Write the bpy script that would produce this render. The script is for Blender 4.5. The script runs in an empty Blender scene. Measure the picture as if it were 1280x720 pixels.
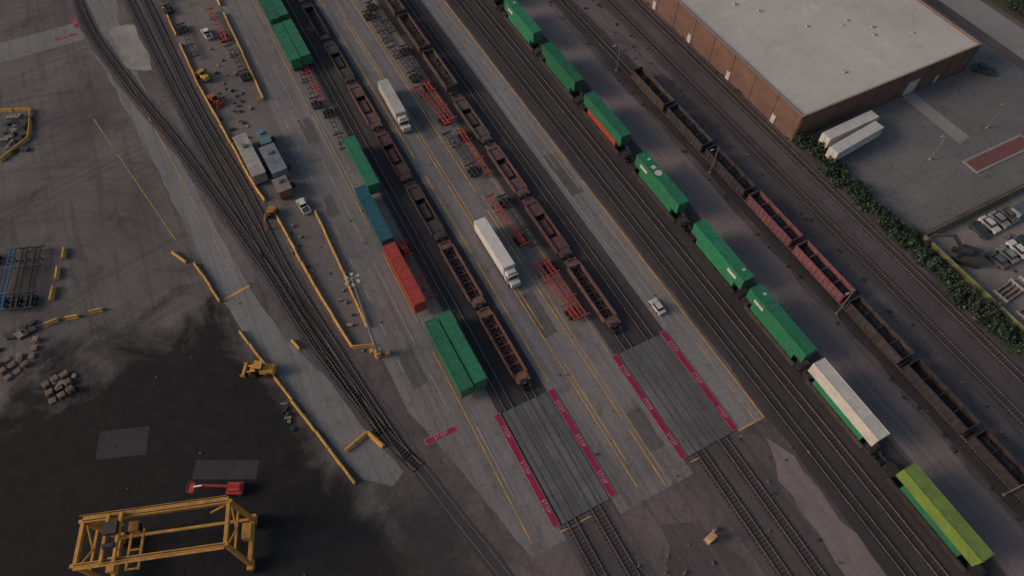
import bpy, math, random
from mathutils import Vector, Matrix
random.seed(7)
SC=bpy.context.scene
R=math.radians
# ------------------------------------------------------------------ materials
MATS={}
def newmat(name):
    m=bpy.data.materials.new(name);m.use_nodes=True
    nt=m.node_tree;b=nt.nodes['Principled BSDF']
    return m,nt,b
def nd(nt,t,**k):
    n=nt.nodes.new(t)
    for a,v in k.items():
        if a.startswith('i_'): n.inputs[a[2:].replace('_',' ')].default_value=v
        else: setattr(n,a,v)
    return n
def mth(nt,op,a,b=None,c=None,clamp=False):
    n=nt.nodes.new('ShaderNodeMath');n.operation=op;n.use_clamp=clamp
    for i,v in enumerate((a,b,c)):
        if v is None: continue
        if isinstance(v,(int,float)): n.inputs[i].default_value=v
        else: nt.links.new(v,n.inputs[i])
    return n.outputs[0]
def mixc(nt,f,a,b,mode='MIX'):
    n=nt.nodes.new('ShaderNodeMix');n.data_type='RGBA';n.blend_type=mode
    for i,v in ((0,f),(6,a),(7,b)):
        if isinstance(v,(int,float)): n.inputs[i].default_value=v
        elif isinstance(v,tuple): n.inputs[i].default_value=(v[0],v[1],v[2],1)
        else: nt.links.new(v,n.inputs[i])
    return n.outputs[2]
def noise(nt,vec,scale,detail=6,rough=.6,sx=1,sy=1,sz=1,dist=0):
    if (sx,sy,sz)!=(1,1,1):
        mp=nd(nt,'ShaderNodeMapping');mp.inputs['Scale'].default_value=(sx,sy,sz)
        nt.links.new(vec,mp.inputs['Vector']);vec=mp.outputs[0]
    n=nd(nt,'ShaderNodeTexNoise');n.inputs['Scale'].default_value=scale;n.inputs['Detail'].default_value=detail
    n.inputs['Roughness'].default_value=rough;n.inputs['Distortion'].default_value=dist
    nt.links.new(vec,n.inputs['Vector']);return n.outputs[0]
def remap(nt,v,a,b,c,d):
    n=nd(nt,'ShaderNodeMapRange');n.inputs[1].default_value=a;n.inputs[2].default_value=b
    n.inputs[3].default_value=c;n.inputs[4].default_value=d;nt.links.new(v,n.inputs[0]);return n.outputs[0]
def P(name,col,var=.25,scale=1.2,rough=.7,metal=0,dirt=.35,dcol=(.06,.050,.045),rnd=.15):
    if name in MATS: return MATS[name]
    m,nt,b=newmat(name)
    tc=nd(nt,'ShaderNodeTexCoord');oi=nd(nt,'ShaderNodeObjectInfo')
    off=nd(nt,'ShaderNodeVectorMath',operation='ADD')
    nt.links.new(tc.outputs['Object'],off.inputs[0])
    s=nd(nt,'ShaderNodeVectorMath',operation='SCALE');s.inputs[0].default_value=(57,31,13)
    nt.links.new(oi.outputs['Random'],s.inputs['Scale']);nt.links.new(s.outputs[0],off.inputs[1])
    v=off.outputs[0]
    n1=noise(nt,v,scale,5);n2=noise(nt,v,.35,8,.7)
    c=mixc(nt,remap(nt,n1,.3,.7,0,1),tuple(x*(1-var) for x in col),tuple(min(1,x*(1+var)) for x in col))
    c=mixc(nt,mth(nt,'MULTIPLY',remap(nt,n2,.45,.72,0,1),dirt),c,dcol)
    hs=nd(nt,'ShaderNodeHueSaturation');nt.links.new(c,hs.inputs['Color'])
    nt.links.new(remap(nt,oi.outputs['Random'],0,1,1-rnd,1+rnd),hs.inputs['Value'])
    nt.links.new(hs.outputs[0],b.inputs['Base Color'])
    b.inputs['Roughness'].default_value=rough;b.inputs['Metallic'].default_value=metal
    MATS[name]=m;return m
def G(name,col,col2=None,var=.2,big=.03,fine=1.5,streak=0,bump=.25,grit=.25,crack=0,joint=None,jf=.3,stains=.5):
    if name in MATS: return MATS[name]
    m,nt,b=newmat(name)
    g=nd(nt,'ShaderNodeNewGeometry');v=g.outputs['Position']
    col2=col2 or tuple(x*.6 for x in col)
    c=mixc(nt,remap(nt,noise(nt,v,big,8,.62,dist=.6),.35,.68,0,1),col,col2)
    f=noise(nt,v,fine,8,.75)
    c=mixc(nt,1.0,c,mixc(nt,remap(nt,f,.3,.7,0,1),(1-var,)*3,(1+var,)*3),'MULTIPLY')
    gr=noise(nt,v,7,3,.8)
    c=mixc(nt,1.0,c,mixc(nt,remap(nt,gr,.3,.7,0,1),(1-grit,)*3,(1+grit,)*3),'MULTIPLY')
    if stains:
        st=noise(nt,v,.22,7,.65,dist=.4)
        c=mixc(nt,mth(nt,'MULTIPLY',remap(nt,st,.56,.72,0,1),stains),c,tuple(x*.3 for x in col))
        lt=noise(nt,v,.13,5,.65)
        c=mixc(nt,mth(nt,'MULTIPLY',remap(nt,lt,.58,.75,0,1),.35),c,tuple(min(1,x*1.5) for x in col))
    if streak:
        s1=noise(nt,v,1,5,.6,sx=1.1,sy=.02,sz=1)
        s2=noise(nt,v,1,5,.6,sx=3.2,sy=.035,sz=1)
        s3=noise(nt,v,1,5,.6,sx=.35,sy=.012,sz=1)
        c=mixc(nt,mth(nt,'MULTIPLY',remap(nt,s3,.45,.65,0,1),streak*.7),c,tuple(x*.45 for x in col))
        c=mixc(nt,mth(nt,'MULTIPLY',remap(nt,s1,.48,.7,0,1),streak),c,tuple(x*.35 for x in col))
        c=mixc(nt,mth(nt,'MULTIPLY',remap(nt,s2,.5,.7,0,1),streak*.6),c,tuple(x*.4 for x in col))
    if crack:
        vo=nd(nt,'ShaderNodeTexVoronoi');vo.feature='DISTANCE_TO_EDGE';vo.inputs['Scale'].default_value=.16
        wv=nd(nt,'ShaderNodeVectorMath',operation='ADD');ns=nd(nt,'ShaderNodeTexNoise');ns.inputs['Scale'].default_value=.5
        sc=nd(nt,'ShaderNodeVectorMath',operation='SCALE');sc.inputs['Scale'].default_value=3
        nt.links.new(v,ns.inputs['Vector']);nt.links.new(ns.outputs['Color'],sc.inputs[0])
        nt.links.new(v,wv.inputs[0]);nt.links.new(sc.outputs[0],wv.inputs[1]);nt.links.new(wv.outputs[0],vo.inputs['Vector'])
        c=mixc(nt,mth(nt,'MULTIPLY',remap(nt,vo.outputs['Distance'],0,.018,1,0),crack),c,tuple(x*.25 for x in col))
    if joint:
        br=nd(nt,'ShaderNodeTexBrick');br.offset=0
        br.inputs['Scale'].default_value=1;br.inputs['Brick Width'].default_value=joint[0];br.inputs['Row Height'].default_value=joint[1]
        br.inputs['Mortar Size'].default_value=.045;br.inputs['Color1'].default_value=(1,1,1,1);br.inputs['Color2'].default_value=(.86,.86,.86,1);br.inputs['Mortar'].default_value=(.45,.45,.45,1)
        nt.links.new(v,br.inputs['Vector'])
        c=mixc(nt,jf,c,br.outputs[0],'MULTIPLY')
    nt.links.new(c,b.inputs['Base Color']);b.inputs['Roughness'].default_value=.9
    bp=nd(nt,'ShaderNodeBump');bp.inputs['Strength'].default_value=bump;bp.inputs['Distance'].default_value=.15
    nt.links.new(gr,bp.inputs['Height']);nt.links.new(bp.outputs[0],b.inputs['Normal'])
    MATS[name]=m;return m

# ------------------------------------------------------------------ mesh builder
class B:
    def __init__(s): s.v=[];s.f=[];s.mi=[];s.m=[]
    def mat(s,m):
        if m not in s.m: s.m.append(m)
        return s.m.index(m)
    def add(s,vs,fs,m):
        o=len(s.v);s.v+=[tuple(p) for p in vs];k=s.mat(m)
        for f in fs: s.f.append(tuple(i+o for i in f));s.mi.append(k)
    def box(s,cx,cy,z0,sx,sy,sz,m,rz=0,taper=1,ty=None):
        c,q=math.cos(rz),math.sin(rz);vs=[]
        for k,(zz,t) in enumerate(((z0,1),(z0+sz,taper))):
            t2=t if (ty is None or k==0) else ty
            for dx,dy in((-1,-1),(1,-1),(1,1),(-1,1)):
                x=dx*sx/2*t;y=dy*sy/2*t2
                vs.append((cx+x*c-y*q,cy+x*q+y*c,zz))
        s.add(vs,[(3,2,1,0),(4,5,6,7),(0,1,5,4),(1,2,6,5),(2,3,7,6),(3,0,4,7)],m)
    def beam(s,p0,p1,w,h,m):
        p0=Vector(p0);p1=Vector(p1);d=(p1-p0).normalized()
        up=Vector((0,0,1)) if abs(d.z)<.95 else Vector((0,1,0))
        a=d.cross(up).normalized()*w/2;b=a.cross(d).normalized()*h/2
        vs=[p+x*a+y*b for p in(p0,p1) for x,y in((-1,-1),(1,-1),(1,1),(-1,1))]
        s.add(vs,[(3,2,1,0),(4,5,6,7),(0,1,5,4),(1,2,6,5),(2,3,7,6),(3,0,4,7)],m)
    def cyl(s,p0,p1,r,m,n=10,r2=None):
        p0=Vector(p0);p1=Vector(p1);d=(p1-p0).normalized();r2=r if r2 is None else r2
        up=Vector((0,0,1)) if abs(d.z)<.95 else Vector((0,1,0))
        a=d.cross(up).normalized();b=a.cross(d)
        vs=[p+(a*math.cos(t*2*math.pi/n)+b*math.sin(t*2*math.pi/n))*rr for p,rr in((p0,r),(p1,r2)) for t in range(n)]
        fs=[(i,(i+1)%n,n+(i+1)%n,n+i) for i in range(n)]+[tuple(range(n))[::-1],tuple(range(n,2*n))]
        s.add(vs,fs,m)
    def poly(s,pts,z,m):
        s.add([(x,y,z) for x,y in pts],[tuple(range(len(pts)))],m)
    def mesh(s,name):
        me=bpy.data.meshes.new(name);me.from_pydata(s.v,[],s.f)
        for m in s.m: me.materials.append(m)
        me.polygons.foreach_set('material_index',s.mi);me.update()
        return me
def put(name,me,x=0,y=0,z=0,rz=0):
    if isinstance(me,B): me=me.mesh(name)
    o=bpy.data.objects.new(name,me);o.location=(x,y,z);o.rotation_euler=(0,0,rz)
    SC.collection.objects.link(o);return o

# ------------------------------------------------------------------ ground
def ground_mat():
    m,nt,b=newmat('yard_ground_mat')
    g=nd(nt,'ShaderNodeNewGeometry');v=g.outputs['Position']
    sp=nd(nt,'ShaderNodeSeparateXYZ');nt.links.new(v,sp.inputs[0]);X,Y=sp.outputs[0],sp.outputs[1]
    big=noise(nt,v,.025,8,.6,dist=.8)
    west=mixc(nt,remap(nt,big,.35,.65,0,1),(.170,.145,.133),(.098,.086,.083))
    east=mixc(nt,remap(nt,big,.38,.62,0,1),(.155,.122,.119),(.088,.069,.072))
    n3=noise(nt,v,.06,6,.6)
    wx=mth(nt,'ADD',mth(nt,'MULTIPLY',mth(nt,'ADD',X,6),.12),mth(nt,'MULTIPLY',mth(nt,'SUBTRACT',n3,.5),2),clamp=False)
    c=mixc(nt,mth(nt,'ADD',wx,0,clamp=True),west,east)
    wv=nd(nt,'ShaderNodeTexNoise');wv.inputs['Scale'].default_value=1
    mp=nd(nt,'ShaderNodeMapping');mp.inputs['Rotation'].default_value=(0,0,R(22));mp.inputs['Scale'].default_value=(.5,.03,1)
    nt.links.new(v,mp.inputs[0]);nt.links.new(mp.outputs[0],wv.inputs['Vector']);wv.inputs['Detail'].default_value=5;wv.inputs['Distortion'].default_value=1.2
    c=mixc(nt,mth(nt,'MULTIPLY',remap(nt,wv.outputs[0],.5,.68,0,1),.4),c,(.05,.046,.046))
    for cx,cy,fr in((-60,95,1.0),(-5,5,1.2)):
        dx=mth(nt,'SUBTRACT',X,cx);dy=mth(nt,'SUBTRACT',Y,cy)
        rr=mth(nt,'SQRT',mth(nt,'ADD',mth(nt,'MULTIPLY',dx,dx),mth(nt,'MULTIPLY',dy,dy)))
        cb=nd(nt,'ShaderNodeCombineXYZ');nt.links.new(mth(nt,'MULTIPLY',rr,.45*fr),cb.inputs[0])
        nt.links.new(mth(nt,'MULTIPLY',mth(nt,'ARCTAN2',dy,dx),1.3),cb.inputs[1])
        na=noise(nt,cb.outputs[0],1,5,.6)
        c=mixc(nt,mth(nt,'MULTIPLY',remap(nt,na,.5,.7,0,1),.4),c,(.045,.04,.04))
    # oily coal-black working area
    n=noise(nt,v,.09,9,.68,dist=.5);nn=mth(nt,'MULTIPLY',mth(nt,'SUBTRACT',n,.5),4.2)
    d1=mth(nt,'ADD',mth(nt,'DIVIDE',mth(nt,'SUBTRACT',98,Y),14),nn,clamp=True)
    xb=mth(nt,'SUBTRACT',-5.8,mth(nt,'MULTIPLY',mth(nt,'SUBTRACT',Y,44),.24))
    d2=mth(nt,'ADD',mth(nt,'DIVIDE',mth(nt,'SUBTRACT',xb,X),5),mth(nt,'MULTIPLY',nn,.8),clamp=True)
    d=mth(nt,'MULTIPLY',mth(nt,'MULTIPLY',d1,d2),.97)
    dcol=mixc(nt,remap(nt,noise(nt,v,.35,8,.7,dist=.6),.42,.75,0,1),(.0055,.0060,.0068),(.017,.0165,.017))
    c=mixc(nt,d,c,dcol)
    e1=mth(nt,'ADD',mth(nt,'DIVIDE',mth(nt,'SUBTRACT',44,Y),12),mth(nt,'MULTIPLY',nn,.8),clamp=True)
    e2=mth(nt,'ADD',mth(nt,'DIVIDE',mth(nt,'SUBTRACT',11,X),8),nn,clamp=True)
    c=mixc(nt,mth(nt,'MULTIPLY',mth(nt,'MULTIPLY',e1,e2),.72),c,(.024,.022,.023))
    st=noise(nt,v,.11,8,.66,dist=.3)
    c=mixc(nt,mth(nt,'MULTIPLY',remap(nt,st,.56,.7,0,1),.6),c,mixc(nt,d,(.035,.031,.032),(.010,.010,.011)))
    f=noise(nt,v,1.3,8,.75);gr=noise(nt,v,6,3,.8)
    c=mixc(nt,1.0,c,mixc(nt,remap(nt,f,.3,.7,0,1),(.78,)*3,(1.22,)*3),'MULTIPLY')
    c=mixc(nt,1.0,c,mixc(nt,remap(nt,gr,.3,.7,0,1),(.8,)*3,(1.2,)*3),'MULTIPLY')
    nt.links.new(c,b.inputs['Base Color']);b.inputs['Roughness'].default_value=.92
    b.inputs['Specular IOR Level'].default_value=.3
    bp=nd(nt,'ShaderNodeBump');bp.inputs['Strength'].default_value=.3;bp.inputs['Distance'].default_value=.15
    nt.links.new(gr,bp.inputs['Height']);nt.links.new(bp.outputs[0],b.inputs['Normal'])
    return m
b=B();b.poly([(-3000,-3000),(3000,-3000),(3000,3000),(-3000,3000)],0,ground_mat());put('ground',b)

conc=G('pavement_mat',(.215,.195,.187),(.155,.140,.137),streak=.5,crack=.4,joint=(5.2,6.0),jf=.2,stains=.6)
conc2=G('road_mat',(.230,.214,.210),(.180,.167,.165),streak=.45,crack=.3,joint=(6,12),jf=.2,stains=.45)
isl=G('island_mat',(.180,.150,.136),(.115,.099,.093),streak=.3,crack=.3,stains=.7)
bal=G('ballast_mat',(.070,.057,.059),(.042,.035,.038),var=.35,big=.05,fine=2.5,bump=.8,grit=.5,streak=.5,stains=.4)
bal2=G('ballast_brown_mat',(.122,.096,.097),(.068,.055,.058),var=.35,big=.05,fine=2.5,bump=.8,grit=.5,streak=.5,stains=.5)
dirt=G('dirt_road_mat',(.230,.184,.174),(.17,.136,.131),big=.04,streak=.45,bump=.4,stains=.4)
lotm=G('parking_lot_mat',(.165,.153,.148),(.12,.113,.112),big=.04,crack=.5,joint=(9,9),jf=.2,stains=.45)
apr=G('apron_mat',(.27,.25,.23),(.21,.20,.19),stains=.3)
pan=G('crossing_panel_mat',(.150,.148,.150),(.095,.094,.096),big=.12,streak=.6,stains=.6)
dark=G('asphalt_dark_mat',(.034,.034,.036),(.022,.022,.024),big=.2,stains=.3)
grav=G('gravel_mat',(.32,.295,.27),(.22,.20,.185),big=.15,bump=1,grit=.4,stains=.5)
patch=G('asphalt_patch_mat',(.125,.115,.112),(.095,.088,.086),big=.15,streak=.4,stains=.5)
patch2=G('old_concrete_mat',(.225,.208,.196),(.17,.157,.15),big=.15,streak=.4,stains=.6,crack=.5)
def sheet(name,pts,z,m): b=B();b.poly(pts,z,m);return put(name,b)
def ragged(pts,step=3,amp=.35,seed=1):
    rg=random.Random(seed);o=[];n=len(pts)
    for i in range(n):
        (xa,ya),(xb,yb)=pts[i],pts[(i+1)%n];L=math.hypot(xb-xa,yb-ya);k=max(1,min(60,int(L/step)))
        for j in range(k):
            t=j/k;o.append((xa+(xb-xa)*t+(rg.uniform(-amp,amp) if j else 0),ya+(yb-ya)*t+(rg.uniform(-amp,amp) if j else 0)))
    return o
sheet('pavement',ragged([(14,20),(20.3,20),(20.3,230),(6.2,230),(6.1,105),(5.6,67),(6,52),(9.5,40)],4,.18),.02,conc)
sheet('pavement',ragged([(30.3,19.5),(45,19.5),(45.6,230),(30.0,230)],4,.12),.02,conc)
sheet('road',[(56.6,22),(62.5,22),(62.5,420),(56.6,420)],.02,conc2)
sheet('road',ragged([(-28,215),(-29.5,193),(-24,150),(-18.2,95),(-15,78),(-8,52),(-5.5,44.5),(-1.5,41),(1.8,43),(.5,50),(-3.5,62),(-9.5,78),(-12.2,92),(-15.5,120),(-19.5,165),(-21,189),(-18,215),(-18,420),(-28,420)],3,.3,12),.016,conc2)
sheet('road',[(-80,190),(-29.5,190.5),(-28.5,199),(-80,199)],.012,conc2)
sheet('gravel_patch',ragged([(-23.5,191),(-19,192),(-14,189),(-14.0,178),(-16.3,169.5),(-20,171.5),(-22.6,175.5),(-22.0,183)],2,.8),.03,grav)
sheet('island_pavement',[(-8.3,195),(-7,157),(-3.7,117.8),(-2,107.8),(-.3,85.8),(1.5,69.4),(5.6,67.2),(6.1,105),(6.1,195)],.024,isl)
for k,(y0,y1) in enumerate(((-80,22.3),(44.7,230))):
    sheet('ballast',[(20.3,y0),(30.2,y0),(30.0,y1),(20.3,y1)],.028,bal if k else bal2)
    sheet('ballast',[(45.3,y0),(56.5,y0),(56.5,y1),(45.6,y1)],.028,bal if k else bal2)
sheet('ballast',ragged([(63.0,-80),(79.3,-80),(79.3,280),(63.0,280)],6,.3,2),.028,bal)
sheet('dirt_road',ragged([(79.6,-80),(87.3,-80),(87.3,280),(79.6,280)],6,.5,3),.02,dirt)
sheet('ballast',ragged([(88.6,-80),(94.8,-80),(94.8,280),(88.6,280)],6,.4,4),.028,bal)
sheet('ballast',ragged([(100.6,-80),(112.2,-80),(111.4,280),(100.6,280)],6,.4,5),.028,bal2)
sheet('gravel_verge',ragged([(57.5,-80),(62.4,-80),(62.4,14),(60.2,19),(57.2,12)],3,.7,6),.02,dirt)
sheet('gravel_verge',ragged([(32,-60),(44,-60),(44,4),(40,13),(35,15),(31.5,6)],3,.8,7),.02,bal2)
sheet('parking_lot',[(117,40),(182,40),(182,130),(169.4,130),(169.4,73.8),(113,73.8),(114.6,60)],.02,lotm)
sheet('pavement',[(146.8,73.6),(150.6,73.6),(150.8,56),(147,55.6)],.03,apr)
sheet('road',[(185,-50),(195,-50),(196.5,200),(186,200)],.03,apr)
sheet('pavement',[(118,-40),(183,-40),(183,38.2),(118,38.2)],.02,G('compound_mat',(.25,.215,.19),(.14,.125,.115),big=.07,stains=.6))
for q in([(-30.1,61),(-20.3,56),(-21.8,52.9),(-31.5,57.9)],[(-44,74),(-36,71),(-37.6,66),(-45.6,69)],):
    sheet('steel_mat_pad',q,.02,dark)
rg=random.Random(21)
for x,y,w,l,mm in((36.5,60,3.2,11,patch),(33,97,2.4,7,patch2),(10,82,3.5,14,patch2),(12.5,130,3,9,patch),(38,120,3.5,12,patch),(42,30,3,8,patch),(34,150,3,16,patch2),(9.5,105,2.5,6,patch),(17.5,33,2.5,10,patch2),(59.5,90,3,14,patch),(10,60,3,8,patch),(59,150,3,11,patch2),(37,40,4,6,patch2)):
    sheet('asphalt_patch',ragged([(x-w/2,y-l/2),(x+w/2,y-l/2),(x+w/2,y+l/2),(x-w/2,y+l/2)],1.0,.25,int(x*y)),.034,mm)

# ------------------------------------------------------------------ tracks
tie=G('tie_mat',(.042,.035,.033),(.026,.022,.021),big=.3,stains=0)
railm=P('rail_mat',(.24,.185,.165),rough=.4,metal=.5,dirt=.3)
def catmull(pts,step=2.0):
    out=[];n=len(pts)
    for i in range(n-1):
        p0=pts[max(i-1,0)];p1=pts[i];p2=pts[i+1];p3=pts[min(i+2,n-1)]
        L=math.hypot(p2[0]-p1[0],p2[1]-p1[1]);k=max(1,int(L/step))
        for j in range(k):
            t=j/k
            out.append(tuple(.5*((2*p1[a])+(-p0[a]+p2[a])*t+(2*p0[a]-5*p1[a]+4*p2[a]-p3[a])*t*t+(-p0[a]+3*p1[a]-3*p2[a]+p3[a])*t**3) for a in(0,1)))
    out.append(pts[-1]);return out
def track(pts,ties=True,zr=.0,gaps=()):
    b=B();pl=catmull(pts) if len(pts)>2 else pts
    def strip(off,w,z0,z1,m):
        vs=[];fs=[]
        for i,p in enumerate(pl):
            a=pl[max(i-1,0)];c=pl[min(i+1,len(pl)-1)];dx,dy=c[0]-a[0],c[1]-a[1];l=math.hypot(dx,dy);nx,ny=dy/l,-dx/l
            for o,z in((off-w/2,z0),(off-w/2,z1),(off+w/2,z1),(off+w/2,z0)): vs.append((p[0]+nx*o,p[1]+ny*o,z))
        for i in range(len(pl)-1):
            for k in range(3): fs.append((4*i+k,4*i+k+1,4*i+k+5,4*i+k+4))
        b.add(vs,fs,m)
    for o in(-.75,.75): strip(o,.12,.02,.25+zr,railm)
    if ties:
        acc=0
        for i in range(len(pl)-1):
            (x0,y0),(x1,y1)=pl[i],pl[i+1];L=math.hypot(x1-x0,y1-y0);a=math.atan2(y1-y0,x1-x0)-math.pi/2
            t=acc
            while t<L:
                x=x0+(x1-x0)*t/L;y=y0+(y1-y0)*t/L
                if not any(g0<y<g1 for g0,g1 in gaps):
                    b.box(x+random.uniform(-.06,.06),y,.02,2.6+random.uniform(-.2,.2),.28,.1,tie,rz=a+random.uniform(-.03,.03))
                t+=.66
            acc=t-L
    return put('railway_track',b)
C=((22.3,44.7),)
for x in(22.4,27.1): track([(x,-80),(x,300)],gaps=C)
for x in(48.3,53.2): track([(x,-80),(x,300)],gaps=C)
for x in(65.8,70.3,75.0): track([(x,-80),(x,300)])
for x in(91.7,103.2,109.8): track([(x,-80),(x,300)])
LA=[(-29,215),(-27.6,192.8),(-22.2,164.8),(-15.5,136.4),(-8,96.5),(-4.4,73.4),(.7,50.8),(3.8,41.9)]
LB=[(-13.5,230),(-11.5,194.4),(-9.1,148.2),(-5.8,117.4),(-4.4,93),(-1.6,71.7),(2.1,46.8),(3.8,41.9)]
LC=[(-17.5,230),(-15.0,190),(-12.2,150),(-9.2,120),(-6.4,95),(-3.2,73),(.7,50.8)]
def ribbon(name,pts,w,z,m):
    pl=catmull(pts);b=B();vs=[]
    for i,p in enumerate(pl):
        a=pl[max(i-1,0)];c=pl[min(i+1,len(pl)-1)];dx,dy=c[0]-a[0],c[1]-a[1];l=math.hypot(dx,dy);nx,ny=dy/l,-dx/l
        ww=w/2*(1+.08*math.sin(i*.9)+random.uniform(-.06,.06))
        vs+=[(p[0]-nx*ww,p[1]-ny*ww,z),(p[0]+nx*ww,p[1]+ny*ww,z)]
    b.add(vs,[(2*i,2*i+1,2*i+3,2*i+2) for i in range(len(pl)-1)],m);return put(name,b)
ribbon('ballast',LA,4.2,.032,bal2);ribbon('ballast',LB,4.4,.036,bal2);ribbon('ballast',LC,4.0,.040,bal2)
track(LA);track(LB);track(LC[:-1]+[(.7,50.8)])
track([(3.8,41.9),(6.2,31),(8.8,19.7),(12,0),(15,-30)],ties=False,zr=-.2)
ribbon('pavement',[(3.6,42.6),(6.2,31),(8.8,19.7),(10.5,8)],2.6,.034,bal)

# ------------------------------------------------------------------ crossings
def crossing(x0,x1,y0,y1,tr):
    b=B();b.poly([(x0,y0),(x1,y0),(x1,y1),(x0,y1)],.02,dark)
    xs=[x0]
    for t in tr: xs+=[t-1.5,t-.82,t-.66,t+.66,t+.82,t+1.5]
    xs=sorted(xs+[x1,(tr[0]+tr[1])/2])
    for a,c in zip(xs[:-1],xs[1:]):
        if c-a<.3: continue
        y=y0
        while y<y1-.5:
            L=min(2.44,y1-y);b.box((a+c)/2,y+L/2,.022,c-a-.06,L-.03,.15+random.uniform(-.01,.01),pan);y+=L
    put('level_crossing',b)
crossing(20.7,30.0,22.4,44.6,(22.4,27.1));crossing(46,55.4,22.4,44.9,(48.3,53.2))

redp=P('red_paint_mat',(.27,.006,.045),var=.2,dirt=.25,dcol=(.10,.04,.05),rnd=0,rough=.65)
whp=P('white_paint_mat',(.42,.33,.34),var=.25,dirt=.6,rnd=0)
ylp=P('yellow_paint_mat',(.56,.29,.05),var=.3,scale=.6,dirt=.8,dcol=(.20,.16,.13),rnd=0)
wln=P('worn_white_line_mat',(.38,.34,.32),var=.2,dirt=.9,dcol=(.20,.18,.175),rnd=0)
def text_mesh(s,size,mat):
    c=bpy.data.curves.new('txt','FONT');c.body=s;c.size=size;c.align_x='CENTER';c.align_y='CENTER';c.resolution_u=2;c.space_character=1.15
    o=bpy.data.objects.new('txt',c);SC.collection.objects.link(o);bpy.context.view_layer.update()
    me=bpy.data.meshes.new_from_object(o.evaluated_get(bpy.context.evaluated_depsgraph_get()));bpy.data.objects.remove(o)
    me.materials.clear();me.materials.append(mat);return me
stopme=text_mesh('STOP',.95,whp)
def strip(p0,p1,w,n,z=.18,rt=0):
    (x0,y0),(x1,y1)=p0,p1;L=math.hypot(x1-x0,y1-y0);a=math.atan2(y1-y0,x1-x0)
    b=B();b.box(0,0,z-.05,L+.08,w+.08,.04,whp);b.box(0,0,z-.009,L-.03,w-.03,.004,redp)
    o=put('stop_line_marking',b,(x0+x1)/2,(y0+y1)/2,0,a)
    for i in range(n):
        t=bpy.data.objects.new('stop_text',stopme);SC.collection.objects.link(t);t.parent=o
        t.location=((-.5+(i+.5)/n)*L,0,z+.005);t.rotation_euler=(0,0,rt)
for p0,p1,r in(((19.9,22.5),(19.9,44.6),math.pi),((30.8,22.5),(30.8,44.4),math.pi),((45.2,22.5),(45.1,45.1),math.pi),((56.2,22.6),(56.1,45.3),math.pi)):
    strip(p0,p1,1.15,3,rt=r)
strip((6.5,45.6),(12.3,45.6),1.15,1,z=.08)
strip((-37,193.8),(-31.5,193.8),1.2,1,z=.08);strip((-31.2,202.6),(-30.8,196.4),1.2,1,z=.08)
def line(x0,y0,x1,y1,w=.16,m=ylp,z=.045,dash=None,miss=.04):
    b=B();L=math.hypot(x1-x0,y1-y0);ux,uy=(x1-x0)/L,(y1-y0)/L;nx,ny=uy*w/2,-ux*w/2;t=0
    while t<L:
        on,off=dash or (random.uniform(2,9),0.0)
        e=min(t+on,L)
        if dash or random.random()>miss:
            b.add([(x0+ux*t-nx,y0+uy*t-ny,z),(x0+ux*t+nx,y0+uy*t+ny,z),(x0+ux*e+nx,y0+uy*e+ny,z),(x0+ux*e-nx,y0+uy*e-ny,z)],[(0,1,2,3)],m)
        t=e+off+.001
    if b.v: put('painted_line',b)
line(62.3,22,62.3,300,.3,miss=.02);line(60.6,22,60.6,300,.16,miss=.15);line(57.6,46,57.6,300,.16,wln);line(59.0,46,59.0,300,.12,wln,miss=.3)
line(31.4,46,31.2,300,.26);line(35.2,22,33.8,300,.2,miss=.08);line(36.0,22,34.6,300,.18,miss=.15)
line(39.6,20,39.0,300,.24,miss=.06);line(40.5,20,39.9,300,.14,miss=.3);line(44.4,46,44.8,300,.2)
line(15.0,22,14.4,300,.2,miss=.1);line(15.8,22,15.2,300,.14,wln,miss=.3);line(8.2,60,8.8,300,.14,wln,dash=(3,6))
line(12.6,46,11.8,160,.12,wln,miss=.4)
line(-22.5,170,-14.6,98,.18,miss=.1);line(-33.8,164,-22.8,111,.16,miss=.15)
line(-17.5,91.5,-12.1,92.5,.6,ylp,miss=0)
line(45.6,21.4,56.6,21.2,.2,miss=.1);line(20,21.5,31,21.4,.2,miss=.2);line(56.8,22.2,62.3,22.2,.2,miss=0)

# ------------------------------------------------------------------ containers
black=P('black_steel_mat',(.024,.023,.024),dirt=.2)
tyre=P('tyre_mat',(.018,.018,.018),rough=.9,dirt=.3)
green=P('green_paint_mat',(.017,.150,.072),var=.25,dirt=.4,rough=.55,rnd=.25)
green2=P('pale_green_paint_mat',(.17,.25,.05),var=.18,dirt=.4,rough=.5)
teal=P('teal_paint_mat',(.014,.100,.125),var=.2,dirt=.4,rough=.5)
redc=P('red_container_mat',(.40,.050,.034),var=.2,dirt=.3,rough=.5)
orng=P('orange_container_mat',(.38,.075,.022),var=.15,dirt=.3,rough=.5)
whc=P('white_container_mat',(.46,.43,.39),var=.12,dirt=.4,rough=.5,dcol=(.2,.18,.16))
wht=P('white_metal_mat',(.56,.53,.49),var=.08,dirt=.35,rough=.5,dcol=(.28,.26,.23))
chrome=P('door_bar_mat',(.25,.25,.25),metal=.6,rough=.4)
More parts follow.
